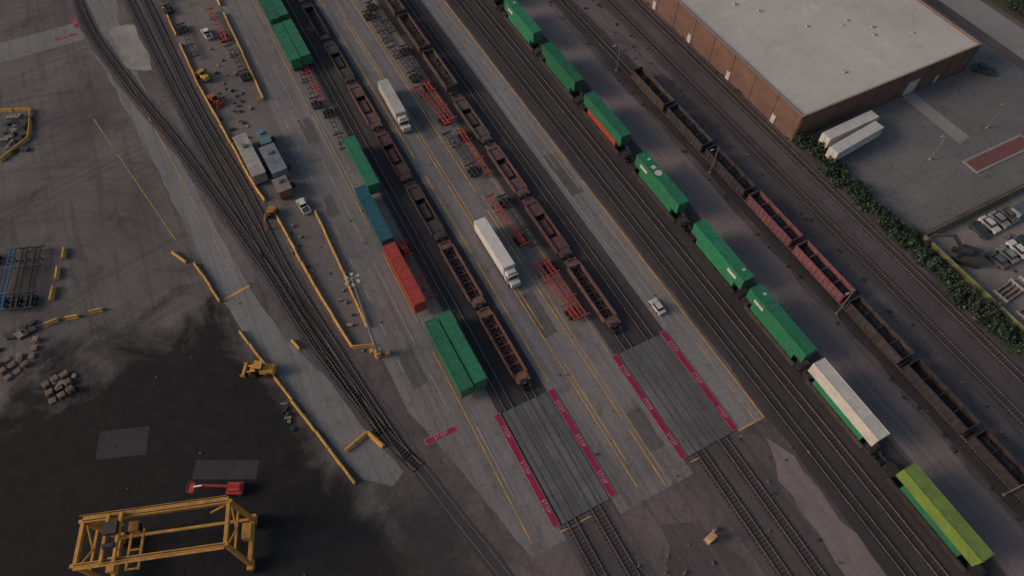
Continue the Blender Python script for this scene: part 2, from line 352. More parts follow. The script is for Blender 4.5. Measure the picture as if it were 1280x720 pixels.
def container(b,L,m,x,y,z,h=2.9,w=2.55,logo=0,rib=.6):
    b.box(x,y,z+.1,w-.1,L-.1,h-.16,m)
    for sx in(-1,1):
        b.box(x+sx*(w/2-.06),y,z,.12,L,.16,m);b.box(x+sx*(w/2-.05),y,z+h-.12,.10,L,.12,m)
        for sy in(-1,1): b.box(x+sx*(w/2-.08),y+sy*(L/2-.08),z-.003,.166,.166,h+.006,m)
        n=int(L/rib)
        for i in range(n): b.box(x+sx*(w/2-.035),y-L/2+(i+.5)*L/n,z+.16,.045,rib*.5,h-.29,m)
    for sy in(-1,1): b.box(x,y+sy*(L/2-.05),z+h-.12,w-.2,.1,.12,m)
    n=int(L/.75)
    for i in range(n): b.box(x,y-L/2+(i+.5)*L/n,z+h-.065,w-.32,.28,.035,m)
    for yy in(-L*.26,L*.26): b.box(x,y+yy,z+h-.05,w-.05,.22,.045,m)
    for d in(-.85,-.35,.35,.85): b.cyl((x+d,y-L/2-.02,z+.15),(x+d,y-L/2-.02,z+h-.15),.03,chrome,6)
    if logo:
        for sx in(-1,1): b.box(x+sx*(w/2+.004),y+logo*L*.3,z+h*.35,.02,L*.16,h*.28,whc)
        b.box(x+.5,y+logo*L*.36,z+h-.028,.7,.55,.012,whc)
def chassis_into(b,m,L=15.6):
    for sx in(-.48,.48): b.box(sx,0,.95,.16,L,.26,m)
    for i in range(9): b.box(0,-L/2+.3+i*(L-.6)/8,.98,1.1,.14,.18,m)
    for y in(-L/2+.1,L/2-.1,L*.17,-L*.25): b.box(0,y,1.0,2.45,.26,.25,m)
    for y in(-L/2+1.3,-L/2+2.6):
        b.box(0,y,.5,1.9,.14,.14,black)
        for sx in(-1,1): b.cyl((sx*.75,y,.52),(sx*1.22,y,.52),.52,tyre,12)
    b.box(0,-L/2+1.95,.75,1.25,2.4,.2,m)
    for sx in(-.6,.6):
        b.box(sx,L/2-2.8,.05,.14,.14,.95,black);b.box(sx,L/2-2.8,.05,.35,.35,.05,black)
def container_on_chassis(m,logo=0):
    b=B();chassis_into(b,black,15.8);container(b,16.15,m,0,0,1.23,logo=logo);return b
cg=container_on_chassis(green).mesh('c');ct=container_on_chassis(teal).mesh('c');cr=container_on_chassis(redc).mesh('c')
for x,y,me in((17.0,159.2,cg),(19.7,159.6,cg),(17.1,177.6,cg),(19.7,178.2,cg),(16.8,197,cg),(19.4,111.0,cg),(16.5,95.6,ct),(16.3,78.3,cr),(16.7,57.9,cg),(19.5,58.2,cg)):
    put('shipping_container',me,x,y,0,random.choice((0,math.pi))+random.uniform(-.006,.006))
redch=P('red_chassis_mat',(.34,.045,.030),var=.3,dirt=.45)
bluech=P('blue_chassis_mat',(.03,.13,.22),var=.2,dirt=.4)
def ch(m):
    b=B();chassis_into(b,m);return b.mesh('chassis')
CR,CB,CU=ch(redch),ch(black),ch(bluech)
def chs(me,p0,p1):
    a=math.atan2(p1[1]-p0[1],p1[0]-p0[0])+math.pi/2
    put('container_chassis',me,(p0[0]+p1[0])/2,(p0[1]+p1[1])/2,0,a+random.choice((0,math.pi)))
for me,p0,p1 in((CR,(18.9,152),(18.6,138)),(CB,(17.3,150),(17.0,136)),(CB,(18.6,134),(18.0,120)),(CR,(19.4,88),(19.5,72.5)),
  (CR,(41.2,131),(42.6,116)),(CR,(43.8,132),(44.2,117)),(CB,(41.3,148),(42.2,134)),(CB,(44,147),(43.5,133)),(CB,(43,168),(43.9,156)),(CB,(40.7,166),(41.4,151)),
  (CB,(41.0,112.6),(41.6,98)),(CR,(44.4,112),(44.0,97.5)),(CR,(41.3,91),(42.0,75.5)),(CB,(43.8,89),(43.9,75)),(CR,(41.7,70),(42.6,55)),(CR,(43.9,70.5),(44.2,54.5)),
  (CU,(-53.3,123),(-57,109)),(CB,(-51,122),(-54.6,108)),(CB,(-48.6,121),(-52.0,107)),(CB,(-57,124),(-61,110)),
  (CB,(-8.4,205),(-7.2,191)),(CB,(-5.6,183),(-5.2,169)),(CR,(2.9,186),(3.4,172)),(CB,(3.6,168),(4.4,154))): chs(me,p0,p1)

# ------------------------------------------------------------------ semi trucks
glass=P('glass_mat',(.02,.025,.03),rough=.15,dirt=.1,var=.05)
def wheelset(b,y,w=1.22,r=.52):
    for sx in(-1,1): b.cyl((sx*(w-.5),y,r),(sx*w,y,r),r,tyre,14)
def trailer_into(b,y0,y1,m):
    L=y1-y0;yc=(y0+y1)/2
    b.box(0,yc,1.15,2.6,L,2.85,m);b.box(0,yc,4.0,2.5,L-.1,.04,m)
    n=int(L/1.2)
    for i in range(n):
        b.box(0,y0+(i+.5)*L/n,4.03,2.3,.06,.02,m)
        for sx in(-1,1): b.box(sx*1.31,y0+(i+.5)*L/n,1.25,.02,.08,2.65,m)
    b.box(0,yc,.95,1.1,L-.6,.2,black)
    wheelset(b,y1-1.4);wheelset(b,y1-2.7)
    for sx in(-.7,.7): b.box(sx,y0+2.6,.1,.14,.14,.95,black)
    b.box(0,y1+.02,1.2,.05,.06,2.7,chrome);b.box(0,y1+.05,.5,2.3,.1,.12,black)
def semi(cabm,trm,L):
    b=B();trailer_into(b,-L/2+3.2,L/2,trm)
    f=-L/2
    b.box(0,f+3.2,.7,.9,6.2,.25,black)
    b.box(0,f+.75,.7,2.1,1.5,1.2,cabm,taper=.92)
    b.box(0,f+2.2,.75,2.4,1.7,2.1,cabm,taper=.96)
    b.box(0,f+2.35,2.85,2.2,1.2,.55,cabm,taper=.8)
    b.box(0,f+1.34,1.95,2.0,.12,.75,glass)
    for sx in(-1,1):
        b.box(sx*1.19,f+1.9,1.75,.04,.9,.7,glass);b.box(sx*1.4,f+1.4,1.6,.2,.1,.6,black)
    b.box(0,f+.02,.45,2.3,.2,.4,chrome)
    wheelset(b,f+.95);wheelset(b,f+4.2);wheelset(b,f+5.4);return b
put('semi_truck',semi(wht,whc,16.0),33.3,126.0,0,R(-1.5));put('semi_truck',semi(whc,wht,16.8),35.6,75.4,0,0)
b=B();trailer_into(b,-7.7,7.7,wht);tm=b.mesh('trailer')
put('semi_trailer',tm,124.4,69.6,0,R(92));put('semi_trailer',tm,122.8,65.9,0,R(96))

# ------------------------------------------------------------------ railcars
rust=P('rust_brown_mat',(.130,.062,.050),var=.45,scale=.8,dirt=.75,rnd=.3)
rust2=P('rust_orange_mat',(.22,.095,.048),var=.4,dirt=.6)
maroon=P('maroon_mat',(.115,.046,.044),var=.35,dirt=.65,rnd=.25)
pinkred=P('faded_red_mat',(.17,.060,.066),var=.35,dirt=.7,rnd=.15)
dkcar=P('dark_car_mat',(.036,.029,.030),var=.5,scale=.7,dirt=.4,dcol=(.05,.035,.032),rnd=.4)
brncar=P('brown_car_mat',(.080,.054,.045),var=.4,scale=.7,dirt=.5,rnd=.3)
load=G('scrap_load_mat',(.10,.075,.05),(.05,.04,.03),fine=3,big=.5,grit=.6,stains=.3)
coal=G('coal_mat',(.020,.017,.018),(.011,.010,.011),fine=3,big=.5,grit=.6,stains=0)
def bogie(b,y):
    for dy in(-.9,.9):
        b.cyl((-.85,y+dy,.7),(.85,y+dy,.7),.08,black,6)
        for sx in(-1,1): b.cyl((sx*.68,y+dy,.7),(sx*.82,y+dy,.7),.45,black,12)
    for sx in(-1,1): b.box(sx*1.0,y,.55,.2,2.5,.35,black)
    b.box(0,y,.6,2.1,.45,.35,black)
def coupler(b,y0,y1): b.box(0,(y0+y1)/2,.85,.3,abs(y1-y0),.25,black)
def well_car(m,L=18.2,deck=False):
    b=B();h=L/2
    for sx in(-1,1):
        b.box(sx*1.38,0,.38,.14,L-4.0,1.05,m);b.box(sx*1.38,0,1.43,.30,L-3.8,.10,m);b.box(sx*1.34,0,.35,.3,L-4.4,.09,m)
        for i in range(12): b.box(sx*1.47,-h+2.6+i*(L-5.2)/11,.48,.07,.12,.94,m)
    for i in range(7): b.box(0,-h+2.5+i*(L-5)/6,.34,2.55,.32,.14,m)
    if deck:
        for s in(-1,1): b.box(0,s*(h-4.1),1.05,2.55,3.3,.14,m)
        b.box(0,0,.55,1.5,4.2,.3,m)
    else:
        for sgn in(-1,1):
            for i in range(6):
                y0=-h+2.5+i*(L-5)/6;b.beam((-1.2*sgn,y0,.42),(1.2*sgn,y0+(L-5)/6,.42),.12,.06,m)
    for s in(-1,1):
        b.box(0,s*(h-1.25),1.12,2.7,1.9,.16,m);b.box(0,s*(h-1.25),.7,.7,2.5,.42,m);b.box(0,s*(h-2.15),.4,2.7,.15,.9,m)
        b.box(0,s*(h-.6),1.28,1.5,.5,.12,black);b.cyl((.95,s*(h-.9),1.28),(.95,s*(h-.9),2.0),.06,m,6)
        b.cyl((-.95,s*(h-.9),1.28),(-.95,s*(h-.9),1.8),.06,m,6)
        bogie(b,s*(h-.2) if s>0 else -h+.2)
    return b
def gondola(m,ldm,L=14.2,W=3.0,zt=3.5,fill=2.3,seed=0):
    rg=random.Random(seed);b=B();h=L/2;z0=1.1
    for sx in(-1,1):
        b.box(sx*(W/2-.06),0,z0,.1,L,zt-z0,m);b.box(sx*(W/2-.04),0,zt-.02,.22,L+.06,.14,m)
        n=12
        for i in range(n): b.box(sx*(W/2+.03),-h+.3+i*(L-.6)/(n-1),z0+.05,.13,.16,zt-z0-.1,m)
    for s in(-1,1):
        b.box(0,s*(h-.05),z0,W-.24,.1,zt-z0,m);b.box(0,s*(h-.03),zt-.02,W-.26,.18,.13,m)
        for dx in(-.7,0,.7): b.box(dx,s*(h+.04),z0,.12,.1,zt-z0-.05,m)
        b.box(0,s*(h+.45),1.05,2.6,.7,.1,m);bogie(b,s*(h-1.7));coupler(b,s*h,s*(h+.9));b.cyl((.6,s*(h+.35),1.2),(.6,s*(h+.35),2.9),.05,m,6)
    b.box(0,0,z0,W-.2,L-.2,.12,m);b.box(0,0,.75,.5,L,.35,black)
    for i in(1,2,3): b.box(0,-h+i*L/4,zt-.35,W-.3,.14,.14,m)
    nx,ny=8,26;vs=[];fs=[]
    for j in range(ny+1):
        for i in range(nx+1):
            u=i/nx;w=j/ny;edge=min(1,min(u,1-u)*4)*min(1,min(w,1-w)*6)
            z=fill+edge*.45*(.6+.4*math.sin(w*18+seed))+rg.uniform(-.14,.14)
            vs.append((-W/2+.12+u*(W-.24),-h+.11+w*(L-.22),z))
    for j in range(ny):
        for i in range(nx): k=j*(nx+1)+i;fs.append((k,k+1,k+nx+2,k+nx+1))
    b.add(vs,fs,ldm);return b
wm={k:well_car(k2,deck=dk).mesh('well') for k,k2,dk in(('r',rust,True),('R',rust,False),('o',rust2,False),('d',dkcar,False),('b',brncar,True),('m',maroon,True))}
seq='oRbmrbdrRdbrdbd'
for i in range(14): put('well_car',wm[seq[i]],27.1,56.4+i*18.6)
seq2='Rmrb'
for i in range(4): put('well_car',wm[seq2[i]],48.3,59.0+i*18.6)
gm=[gondola(brncar,load,15,seed=1,fill=1.9,zt=2.9).mesh('g'),gondola(rust,load,15,seed=2,fill=1.7,zt=2.9).mesh('g'),gondola(dkcar,coal,15,seed=5,fill=1.6,zt=2.9).mesh('g')]
for i in range(10): put('gondola_car',gm[(0,1,0,2,1,0,1,2,0,1)[i]],48.3,133.2+i*16.9)
SW=well_car(dkcar,20.6).mesh('sw')
def stack(lo,hi,l2=None):
    b=B();container(b,12.2,lo,0,0,.55,h=2.6,w=2.44);container(b,16.15,hi,0,0,3.18,logo=l2 or 0);return b
st={'g':stack(green,green),'gl':stack(green,green,1),'gr':stack(redc,green),'gw':stack(green,green,-1),'w':stack(green,whc),'y':stack(green,green2),'t':stack(teal,green)}
st={k:v.mesh('stack') for k,v in st.items()}
ys=[(-48.5,'g'),(-26.6,'g'),(-4.7,'y'),(17.0,'w'),(35.0,'gl'),(53.0,'gw'),(74.6,'gl'),(96.9,'gr'),(117.7,'g'),(138.6,'gl'),(159.6,'g'),(181,'g'),(202,'t')]
for y,k in ys:
    put('double_stacked_containers',st[k],74.75,y)
    o=put('well_car',SW,74.75,y)
    if abs(y-35)<.1 or abs(y-17)<.1 or abs(y-53)<.1: o.scale=(1,.87,1)
b=B();b.cyl((0,0,0),(0,0,.015),.85,wht,20);b.box(0,1.9,0,1.0,1.0,.012,wht);put('container_emblem',b,74.75,76.0,6.1)
hm=[gondola(dkcar,coal,14,seed=11,fill=2.5).mesh('h'),gondola(brncar,coal,14,seed=12,fill=2.2).mesh('h'),gondola(pinkred,coal,14,seed=13,fill=2.4).mesh('h'),gondola(dkcar,coal,14,seed=14,fill=1.9).mesh('h')]
y=102.6
for i,k in enumerate((1,0,0,2,2,0,3,0,0,3,0)): put('hopper_car',hm[k],91.7,y-i*15.35)

# ------------------------------------------------------------------ warehouse
def brickm(name,c1,c2,mo):
    m,nt,b=newmat(name);g=nd(nt,'ShaderNodeTexCoord')
    br=nd(nt,'ShaderNodeTexBrick');br.inputs['Scale'].default_value=1
    br.inputs['Brick Width'].default_value=.8;br.inputs['Row Height'].default_value=.3;br.inputs['Mortar Size'].default_value=.02
    br.inputs['Color1'].default_value=(*c1,1);br.inputs['Color2'].default_value=(*c2,1);br.inputs['Mortar'].default_value=(*mo,1)
    sp=nd(nt,'ShaderNodeSeparateXYZ');cb=nd(nt,'ShaderNodeCombineXYZ');nt.links.new(g.outputs['Object'],sp.inputs[0])
    nt.links.new(mth(nt,'ADD',sp.outputs[0],sp.outputs[1]),cb.inputs[0]);nt.links.new(sp.outputs[2],cb.inputs[1])
    nt.links.new(cb.outputs[0],br.inputs['Vector'])
    n=noise(nt,g.outputs['Object'],.3,7,.7)
    c=mixc(nt,1.0,br.outputs[0],mixc(nt,remap(nt,n,.3,.7,0,1),(.7,)*3,(1.2,)*3),'MULTIPLY')
    nt.links.new(c,b.inputs['Base Color']);b.inputs['Roughness'].default_value=.9;return m
brick=brickm('brick_mat',(.165,.085,.064),(.13,.067,.052),(.11,.083,.072))
roofm=G('roof_membrane_mat',(.50,.465,.41),(.40,.372,.335),big=.03,fine=.6,var=.08,grit=.05,bump=.03,joint=(3.05,30),jf=.2,stains=.25)
wh=bpy.data.objects.new('warehouse',None);SC.collection.objects.link(wh)
def child(name,bb,par): o=put(name,bb);o.parent=par;return o
x0,x1,y0,y1,hh=112.4,169,74.2,196,7.6
b=B();t=.3
b.box((x0+x1)/2,y0+t/2,0,x1-x0,t,hh,brick);b.box((x0+x1)/2,y1-t/2,0,x1-x0,t,hh,brick)
b.box(x0+t/2,(y0+y1)/2,0,t,y1-y0-2*t,hh,brick);b.box(x1-t/2,(y0+y1)/2,0,t,y1-y0-2*t,hh,brick)
n=15
for i in range(n+1): b.box(x0-.06,y0+.5+i*(y1-y0-1)/n,0,.12,.6,hh-.1,brick)
for i in range(8): b.box(x0+.5+i*(x1-x0-1)/7,y0-.06,0,.6,.12,hh-.1,brick)
child('walls',b,wh)
b=B();b.box((x0+x1)/2,(y0+y1)/2,hh-.9,x1-x0-2*t-.01,y1-y0-2*t-.01,.5,roofm)
child('roof',b,wh)
cop=P('coping_mat',(.26,.18,.14),dirt=.3)
b=B();b.box((x0+x1)/2,y0+t/2,hh,x1-x0+.1,t+.12,.08,cop);b.box(x0+t/2,(y0+y1)/2,hh+.002,t+.12,y1-y0,.08,cop);b.box(x1-t/2,(y0+y1)/2,hh+.002,t+.12,y1-y0,.08,cop)
child('coping',b,wh)
b=B();rg=random.Random(3);vm=P('vent_mat',(.36,.34,.31))
for i in range(22):
    x=rg.uniform(x0+6,x1-6);y=rg.uniform(y0+6,y1-60);s=rg.uniform(.3,.6);b.box(x,y,hh-.4,s,s,.35,vm);b.box(x,y,hh-.05,s*1.3,s*1.3,.06,vm)
child('roof_vents',b,wh)
dr=P('door_mat',(.45,.44,.42),dirt=.2)
b=B()
for y in(81.5,99,115.7,132): b.box(x0-.16,y,0.1,.1,1.3,2.3,dr);b.box(x0-.13,y,2.45,.2,1.6,.12,cop)
b.box(149,y0-.1,0,3.6,.12,4.2,dr);b.box(149,y0-.14,4.25,3.9,.16,.2,cop);b.box(158,y0-.08,0,1.1,.1,2.2,dr)
for x in(120,128): b.box(x,y0-.08,1.1,3,.1,3,P('dock_mat',(.12,.10,.09)))
child('doors',b,wh)

# ------------------------------------------------------------------ cars
def car(m,pickup=False):
    b=B()
    prof=[(-2.3,.35),(2.3,.35),(2.35,.75),(2.2,.95),(1.2,1.02),(-1.7,1.05),(-2.3,.95)]
    n=len(prof);vs=[(-.9,y,z) for y,z in prof]+[(.9,y,z) for y,z in prof]
    b.add(vs,[(i,(i+1)%n,n+(i+1)%n,n+i) for i in range(n)]+[tuple(range(n))[::-1],tuple(range(n,2*n))],m)
    if pickup:
        b.box(0,.35,1.02,1.6,1.9,.6,glass,taper=.82);b.box(0,.35,1.62,1.3,1.45,.05,m);b.box(0,-1.55,1.04,1.5,1.3,.02,black)
    else:
        b.box(0,-.3,1.02,1.62,2.7,.5,glass,taper=.82,ty=.68);b.box(0,-.3,1.52,1.32,1.8,.05,m)
    for y in(-1.45,1.45):
        for s in(-1,1): b.cyl((s*.7,y,.34),(s*.93,y,.34),.34,tyre,12)
    for s in(-1,1):
        b.box(s*.65,2.28,.65,.4,.1,.16,wht);b.box(s*.65,-2.3,.7,.3,.06,.16,redp);b.box(s*1.0,.75,1.0,.18,.12,.12,m)
    return b
wc=car(wht).mesh('car');dk=P('dark_blue_mat',(.02,.04,.05))
put('parked_pickup_truck',car(wht,True),-.3,176.8,0,R(8));put('parked_pickup_truck',car(wht,True),4.1,107.2,0,R(5))
put('parked_car',wc,58.2,50.2,0,0).scale=(.85,.8,.95);put('parked_pickup_truck',car(dk,True),172.0,71.5,0,R(35)).scale=(1.15,1.2,1.2)

# ------------------------------------------------------------------ office trailers
def office(L,W,H2,wall,roof):
    b=B();b.box(0,0,.5,W,L,H2,wall);b.box(0,0,.5+H2,W+.2,L+.2,.12,roof);b.box(0,0,.1,W-.5,L-.6,.4,black)
    for i in range(4):
        for s in(-1,1): b.box(s*(W/2+.02),-L/2+1.8+i*(L-3.6)/3,1.5,.06,1.1,.9,glass)
    b.box(W/2+.03,-L/2+3.3,.6,.06,.9,2,dr);b.box(W/2+.6,-L/2+3.3,.1,1.1,1.2,.45,black);b.box(0,L*.2,.62+H2,.9,1.1,.5,chrome);return b
put('office_trailer',office(14,3.0,2.6,P('beige_wall_mat',(.36,.30,.24)),P('beige_roof_mat',(.36,.33,.29),dirt=.5)),-2.3,125.2,0,R(3))
put('office_trailer',office(9,3.4,2.6,P('gray_wall_mat',(.2,.24,.28)),P('gray_roof_mat',(.17,.20,.22),dirt=.5)),2.2,121.6,0,R(3))
put('storage_shed',office(4.2,3.0,2.3,P('shed_mat',(.24,.10,.07)),P('shed_roof_mat',(.23,.20,.18))),1.7,113.4,0,R(3))
put('storage_shed',office(5,2.4,2.3,P('shed_mat2',(.2,.2,.2)),P('teal_roof_mat',(.09,.17,.19))),2.2,129.8,0,R(3))

# ------------------------------------------------------------------ barriers
yel=P('yellow_barrier_mat',(.52,.28,.06),var=.3,dirt=.5,dcol=(.18,.15,.12),rnd=.1)
def barrier(pts,seg=3.6,m=yel,gap=.0,name='concrete_barrier',w=.58,h=.85):
    b=B()
    for (xa,ya),(xb,yb) in zip(pts[:-1],pts[1:]):
        L=math.hypot(xb-xa,yb-ya);n=max(1,int(L/seg));a=math.atan2(yb-ya,xb-xa)
        for i in range(n):
            if gap and random.random()<gap: continue
            t=(i+.5)/n;x=xa+(xb-xa)*t+random.uniform(-.09,.09);y=ya+(yb-ya)*t
            ra=a+random.uniform(-.025,.025)
            b.box(x,y,.02,L/n-.12,w,.22,m,rz=ra);b.box(x,y,.24,L/n-.13,w*.8,h-.24,m,rz=ra,taper=1,ty=.45)
    return put(name,b)
barrier([(-8.2,196),(-7,157),(-3.7,117.8),(-2,107.8),(-.3,85.8),(1.5,69.4),(5.4,68)],gap=.06)
barrier([(6.1,192),(6,145.3),(4.2,145.6)],gap=.05);barrier([(6.0,104.9),(6.0,87.0),(5.5,68.4)],gap=.08)
barrier([(-20.6,103),(-19,95.4),(-16.6,82.7),(-11,60.3),(-6.9,44.3)],gap=.03)
barrier([(-22.5,108.6),(-20.8,105),(-19.5,99)],gap=.2);barrier([(-24.2,108),(-22,104)])
barrier([(-6.6,50.6),(-1.9,52.0),(-.4,48.2)],w=.9);barrier([(-8.2,76.2),(-7.4,73.6)])
barrier([(-53,171),(-45.4,167.6),(-47.0,157.6),(-53.9,152.5)],w=.7)
for p in(((-45.9,114.8),(-46.6,111.8)),((-47.2,110.2),(-48.2,106.9)),((-46.2,101.2),(-43.8,100.6)),((-41.8,100.6),(-39.2,100)),((-49.8,101.5),(-47.3,101.6)),((-44.6,116.5),(-43.9,119.4))): barrier(list(p),w=.9)

# ------------------------------------------------------------------ poles
steel=P('pole_steel_mat',(.30,.29,.28),rough=.5,dirt=.2)
wood=P('wood_pole_mat',(.16,.13,.11))
def pole(x,y,h,r=.14,arm=1.6,m=wood):
    b=B();b.cyl((0,0,0),(0,0,h),r,m,10,r*.6);b.beam((0,0,h-.3),(-arm,0,h+.1),.08,.08,m);b.box(-arm-.2,0,h,.75,.32,.14,steel);b.box(0,0,0,.5,.5,.25,steel)
    put('street_lamp',b,x,y)
for x,y,h in((89.3,74.9,8),(89.0,32.9,8.5),(89.3,-7.4,8.5),(89.3,114.7,8),(137,55,8),(157,56.3,8),(89.3,155,8)): pole(x,y,h)
b=B();b.cyl((0,0,0),(0,0,26),.32,steel,12,.16);b.cyl((0,0,0),(0,0,1.5),.7,yel,14)
for k in range(6):
    a=k*math.pi/3+.3;b.beam((0,0,25.7),(math.cos(a)*.95,math.sin(a)*.95,25.7),.1,.1,steel);b.box(math.cos(a)*1.05,math.sin(a)*1.05,25.35,.5,.5,.35,whc,rz=a)
b.box(1.6,-.6,0,.9,.9,1.1,yel);b.box(-.9,1.2,0,.8,.8,.9,yel)
put('high_mast_light',b,5.4,65.6)

# ------------------------------------------------------------------ gantry crane
cy=P('crane_yellow_mat',(.56,.26,.04),var=.25,dirt=.35,rnd=0)
b=B();L=20.8;Wd=6.2;H=13.2
for s in(-1,1):
    b.box(0,s*Wd/2,H-.8,L+1,.5,.9,cy)
    b.box(0,s*Wd/2,H+.1,L,.12,.12,black)
    for i in range(12):
        x=-L/2+i*L/11;b.cyl((x,s*(Wd/2+.5),H+.1),(x,s*(Wd/2+.5),H+1.1),.035,cy,5)
    b.beam((-L/2,s*(Wd/2+.5),H+1.1),(L/2,s*(Wd/2+.5),H+1.1),.06,.06,cy);b.box(0,s*(Wd/2+.48),H-.02,L,.4,.05,cy)
for e in(-1,1):
    x=e*L/2
    for s in(-1,1):
        b.beam((x,s*Wd/2,H-.9),(x,s*(Wd/2+.4),1.6),.5,.6,cy)
        b.box(x,s*(Wd/2+.4),.9,.9,1.6,.9,cy)
        for d in(-.6,.6): b.cyl((x-.3,s*(Wd/2+.4)+d,.6),(x+.3,s*(Wd/2+.4)+d,.6),.6,tyre,14)
    b.box(x,0,1.3,.6,Wd+.2,.8,cy);b.box(x,0,H-.75,.5,Wd-.52,.7,cy)
    b.beam((x,-Wd/2,H-1.2),(x,0,H-4.2),.22,.22,cy);b.beam((x,Wd/2,H-1.2),(x,0,H-4.2),.22,.22,cy);b.box(x,0,H-4.6,.3,Wd+.1,.35,cy)
    b.beam((x-e*.3,Wd/2,H-1.0),(x-e*4,Wd/2,H-4.2),.2,.2,cy)
b.beam((-L/2,Wd/2+.2,2.4),(L/2,Wd/2+.2,2.4),.4,.5,cy)
b.box(L/2-.2,1.2,2.3,1.4,2.4,1.6,cy);b.box(-L/2+.2,-1,2.3,1.2,2.2,1.5,cy)
b.box(-6.5,0,H+.2,.4,Wd+.8,.5,cy);b.box(-4.7,0,H+.2,.4,Wd+.8,.5,cy);b.box(-5.6,1.2,H+.5,1.9,1.8,.9,black);b.cyl((-6.4,-1.2,H+.8),(-4.8,-1.2,H+.8),.4,black,12)
b.box(-3.6,1.8,H-3.2,1.3,1.4,2.0,cy);b.box(-2.92,1.8,H-2.9,.06,1.2,1.3,glass)
for dx in(-.9,.9):
    for dy in(-1.6,1.6): b.cyl((-5.6+dx,dy,H+.2),(-5.6+dx,dy,6.4),.04,black,5)
for dx in(-.9,.9): b.box(-5.6+dx,0,6,.3,6.0,.35,cy)
for dy in(-2.8,0,2.8): b.box(-5.6,dy,6.02,1.5,.25,.3,cy)
put('gantry_crane',b,-34.7,46.0,0,math.atan2(-6.8,19.6))

# ------------------------------------------------------------------ mobile machinery
def loader(m):
    b=B();b.box(0,-1.2,.9,1.9,2.8,1.1,m,taper=.9);b.box(0,.2,1.0,1.5,1.3,1.9,glass,taper=.9);b.box(0,.2,2.9,1.6,1.5,.12,m)
    b.box(0,1.4,.8,1.0,1.4,.7,m)
    for s in(-1,1):
        b.beam((s*.6,.8,1.7),(s*.6,3.0,.8),.22,.32,m)
        for y in(-1.4,1.6): b.cyl((s*.75,y,.75),(s*1.3,y,.75),.75,tyre,14)
    b.box(0,3.4,.15,2.7,.9,.15,m);b.box(0,3.0,.15,2.7,.12,1.1,m)
    for s in(-1,1): b.box(s*1.32,3.4,.15,.08,.9,.8,m)
    return b
def excavator(m):
    b=B()
    for s in(-1,1): b.box(s*1.1,0,.1,.55,3.8,.8,tyre);b.cyl((s*.83,1.6,.5),(s*1.38,1.6,.5),.42,black,12);b.cyl((s*.83,-1.6,.5),(s*1.38,-1.6,.5),.42,black,12)
    b.box(0,0,.6,1.7,1.6,.4,black);b.box(0,-.5,1.0,2.6,3.0,1.1,m,taper=.95);b.box(-.75,.7,1.1,1.0,1.5,1.7,glass,taper=.9);b.box(-.75,.7,2.8,1.0,1.4,.1,m)
    b.beam((.2,.8,1.7),(.2,3.4,4.2),.4,.5,m);b.beam((.2,3.3,4.3),(.2,5.8,3.2),.35,.42,m);b.beam((.2,5.7,3.3),(.2,6.2,.9),.3,.35,m)
    b.box(.2,6.0,.2,1.1,.9,.9,m,taper=.7);return b
put('wheel_loader',loader(cy),-15.0,72.2,0,R(60));put('excavator',excavator(P('excavator_orange_mat',(.34,.16,.05))),-2.6,108.5,0,R(150)).scale=(.7,.7,.7)
put('wheel_loader',loader(cy),-5.2,160.0,0,R(20)).scale=(.8,.8,.8);put('wheel_loader',loader(orng),-4.8,150,0,R(200)).scale=(.75,.75,.75)
put('excavator',excavator(P('excavator_dark_mat',(.04,.035,.035))),121.5,31.0,0,R(40)).scale=(1.3,1.3,1.3)
b=B();rm=P('lift_red_mat',(.42,.035,.03),dirt=.2)
b.box(0,0,.5,2.0,2.6,.6,rm)
for sx in(-1,1):
    for y in(-.9,.9): b.cyl((sx*.8,y,.45),(sx*1.15,y,.45),.45,tyre,12)
b.box(0,-.2,1.1,1.5,2.2,.8,rm,taper=.9);b.beam((0,-1,1.9),(0,4.8,2.8),.35,.4,rm);b.beam((0,4.7,2.8),(0,6.4,2.2),.22,.25,wht)
b.box(0,6.9,1.6,1.7,.9,.12,rm)
for s in(-1,1): b.beam((s*.8,6.5,2.6),(s*.8,7.3,2.6),.06,.06,rm);b.beam((s*.8,6.5,1.6),(s*.8,6.5,2.6),.06,.06,rm);b.beam((s*.8,7.3,1.6),(s*.8,7.3,2.6),.06,.06,rm)
b.beam((-.8,7.3,2.6),(.8,7.3,2.6),.06,.06,rm)
put('boom_lift',b,-25.2,52.6,0,R(64))

# ------------------------------------------------------------------ debris / clutter
wd=P('timber_mat',(.26,.18,.12),var=.4,dirt=.5);gy=P('scrap_gray_mat',(.17,.155,.145),var=.5,dirt=.5)
def pile(name,cx,cy,rx,ry,n,mats,s=(.4,1.8),hz=.5,seed=0):
    rg=random.Random(seed);b=B()
    for i in range(n):
        b.box(rg.gauss(0,rx),rg.gauss(0,ry),.03+rg.random()*.06,rg.uniform(*s),rg.uniform(*s)*.6,rg.uniform(.1,hz),rg.choice(mats),rz=rg.uniform(0,3.14))
    put(name,b,cx,cy)
def pallets(cx,cy,rz,n,seed):
    rg=random.Random(seed);b=B()
    for i in range(n):
        x=(i%3)*1.7-1.7;y=(i//3)*1.9-1.2;k=rg.randint(2,7);rr=rg.uniform(-.08,.08)
        for j in range(k):
            b.box(x,y,.15*j+.03,1.2,1.0,.03,wd,rz=rr);b.box(x,y,.15*j+.06,1.25,.12,.09,wd,rz=rr)
            for q in range(5): b.box(x+(-.5+q*.25)*math.cos(rr),y+(-.5+q*.25)*math.sin(rr),.15*j+.151,.14,1.05,.022,wd,rz=rr)
    put('timber_pallets',b,cx,cy,0,rz)
pallets(-56.3,94.5,.4,8,1);pallets(-49.2,85.5,.15,9,2);pallets(-53.5,97.5,1.2,4,3)
pile('scrap_pile',-48.8,87.8,1.0,.5,9,[wht,gy,wd],s=(.6,1.6),seed=2)
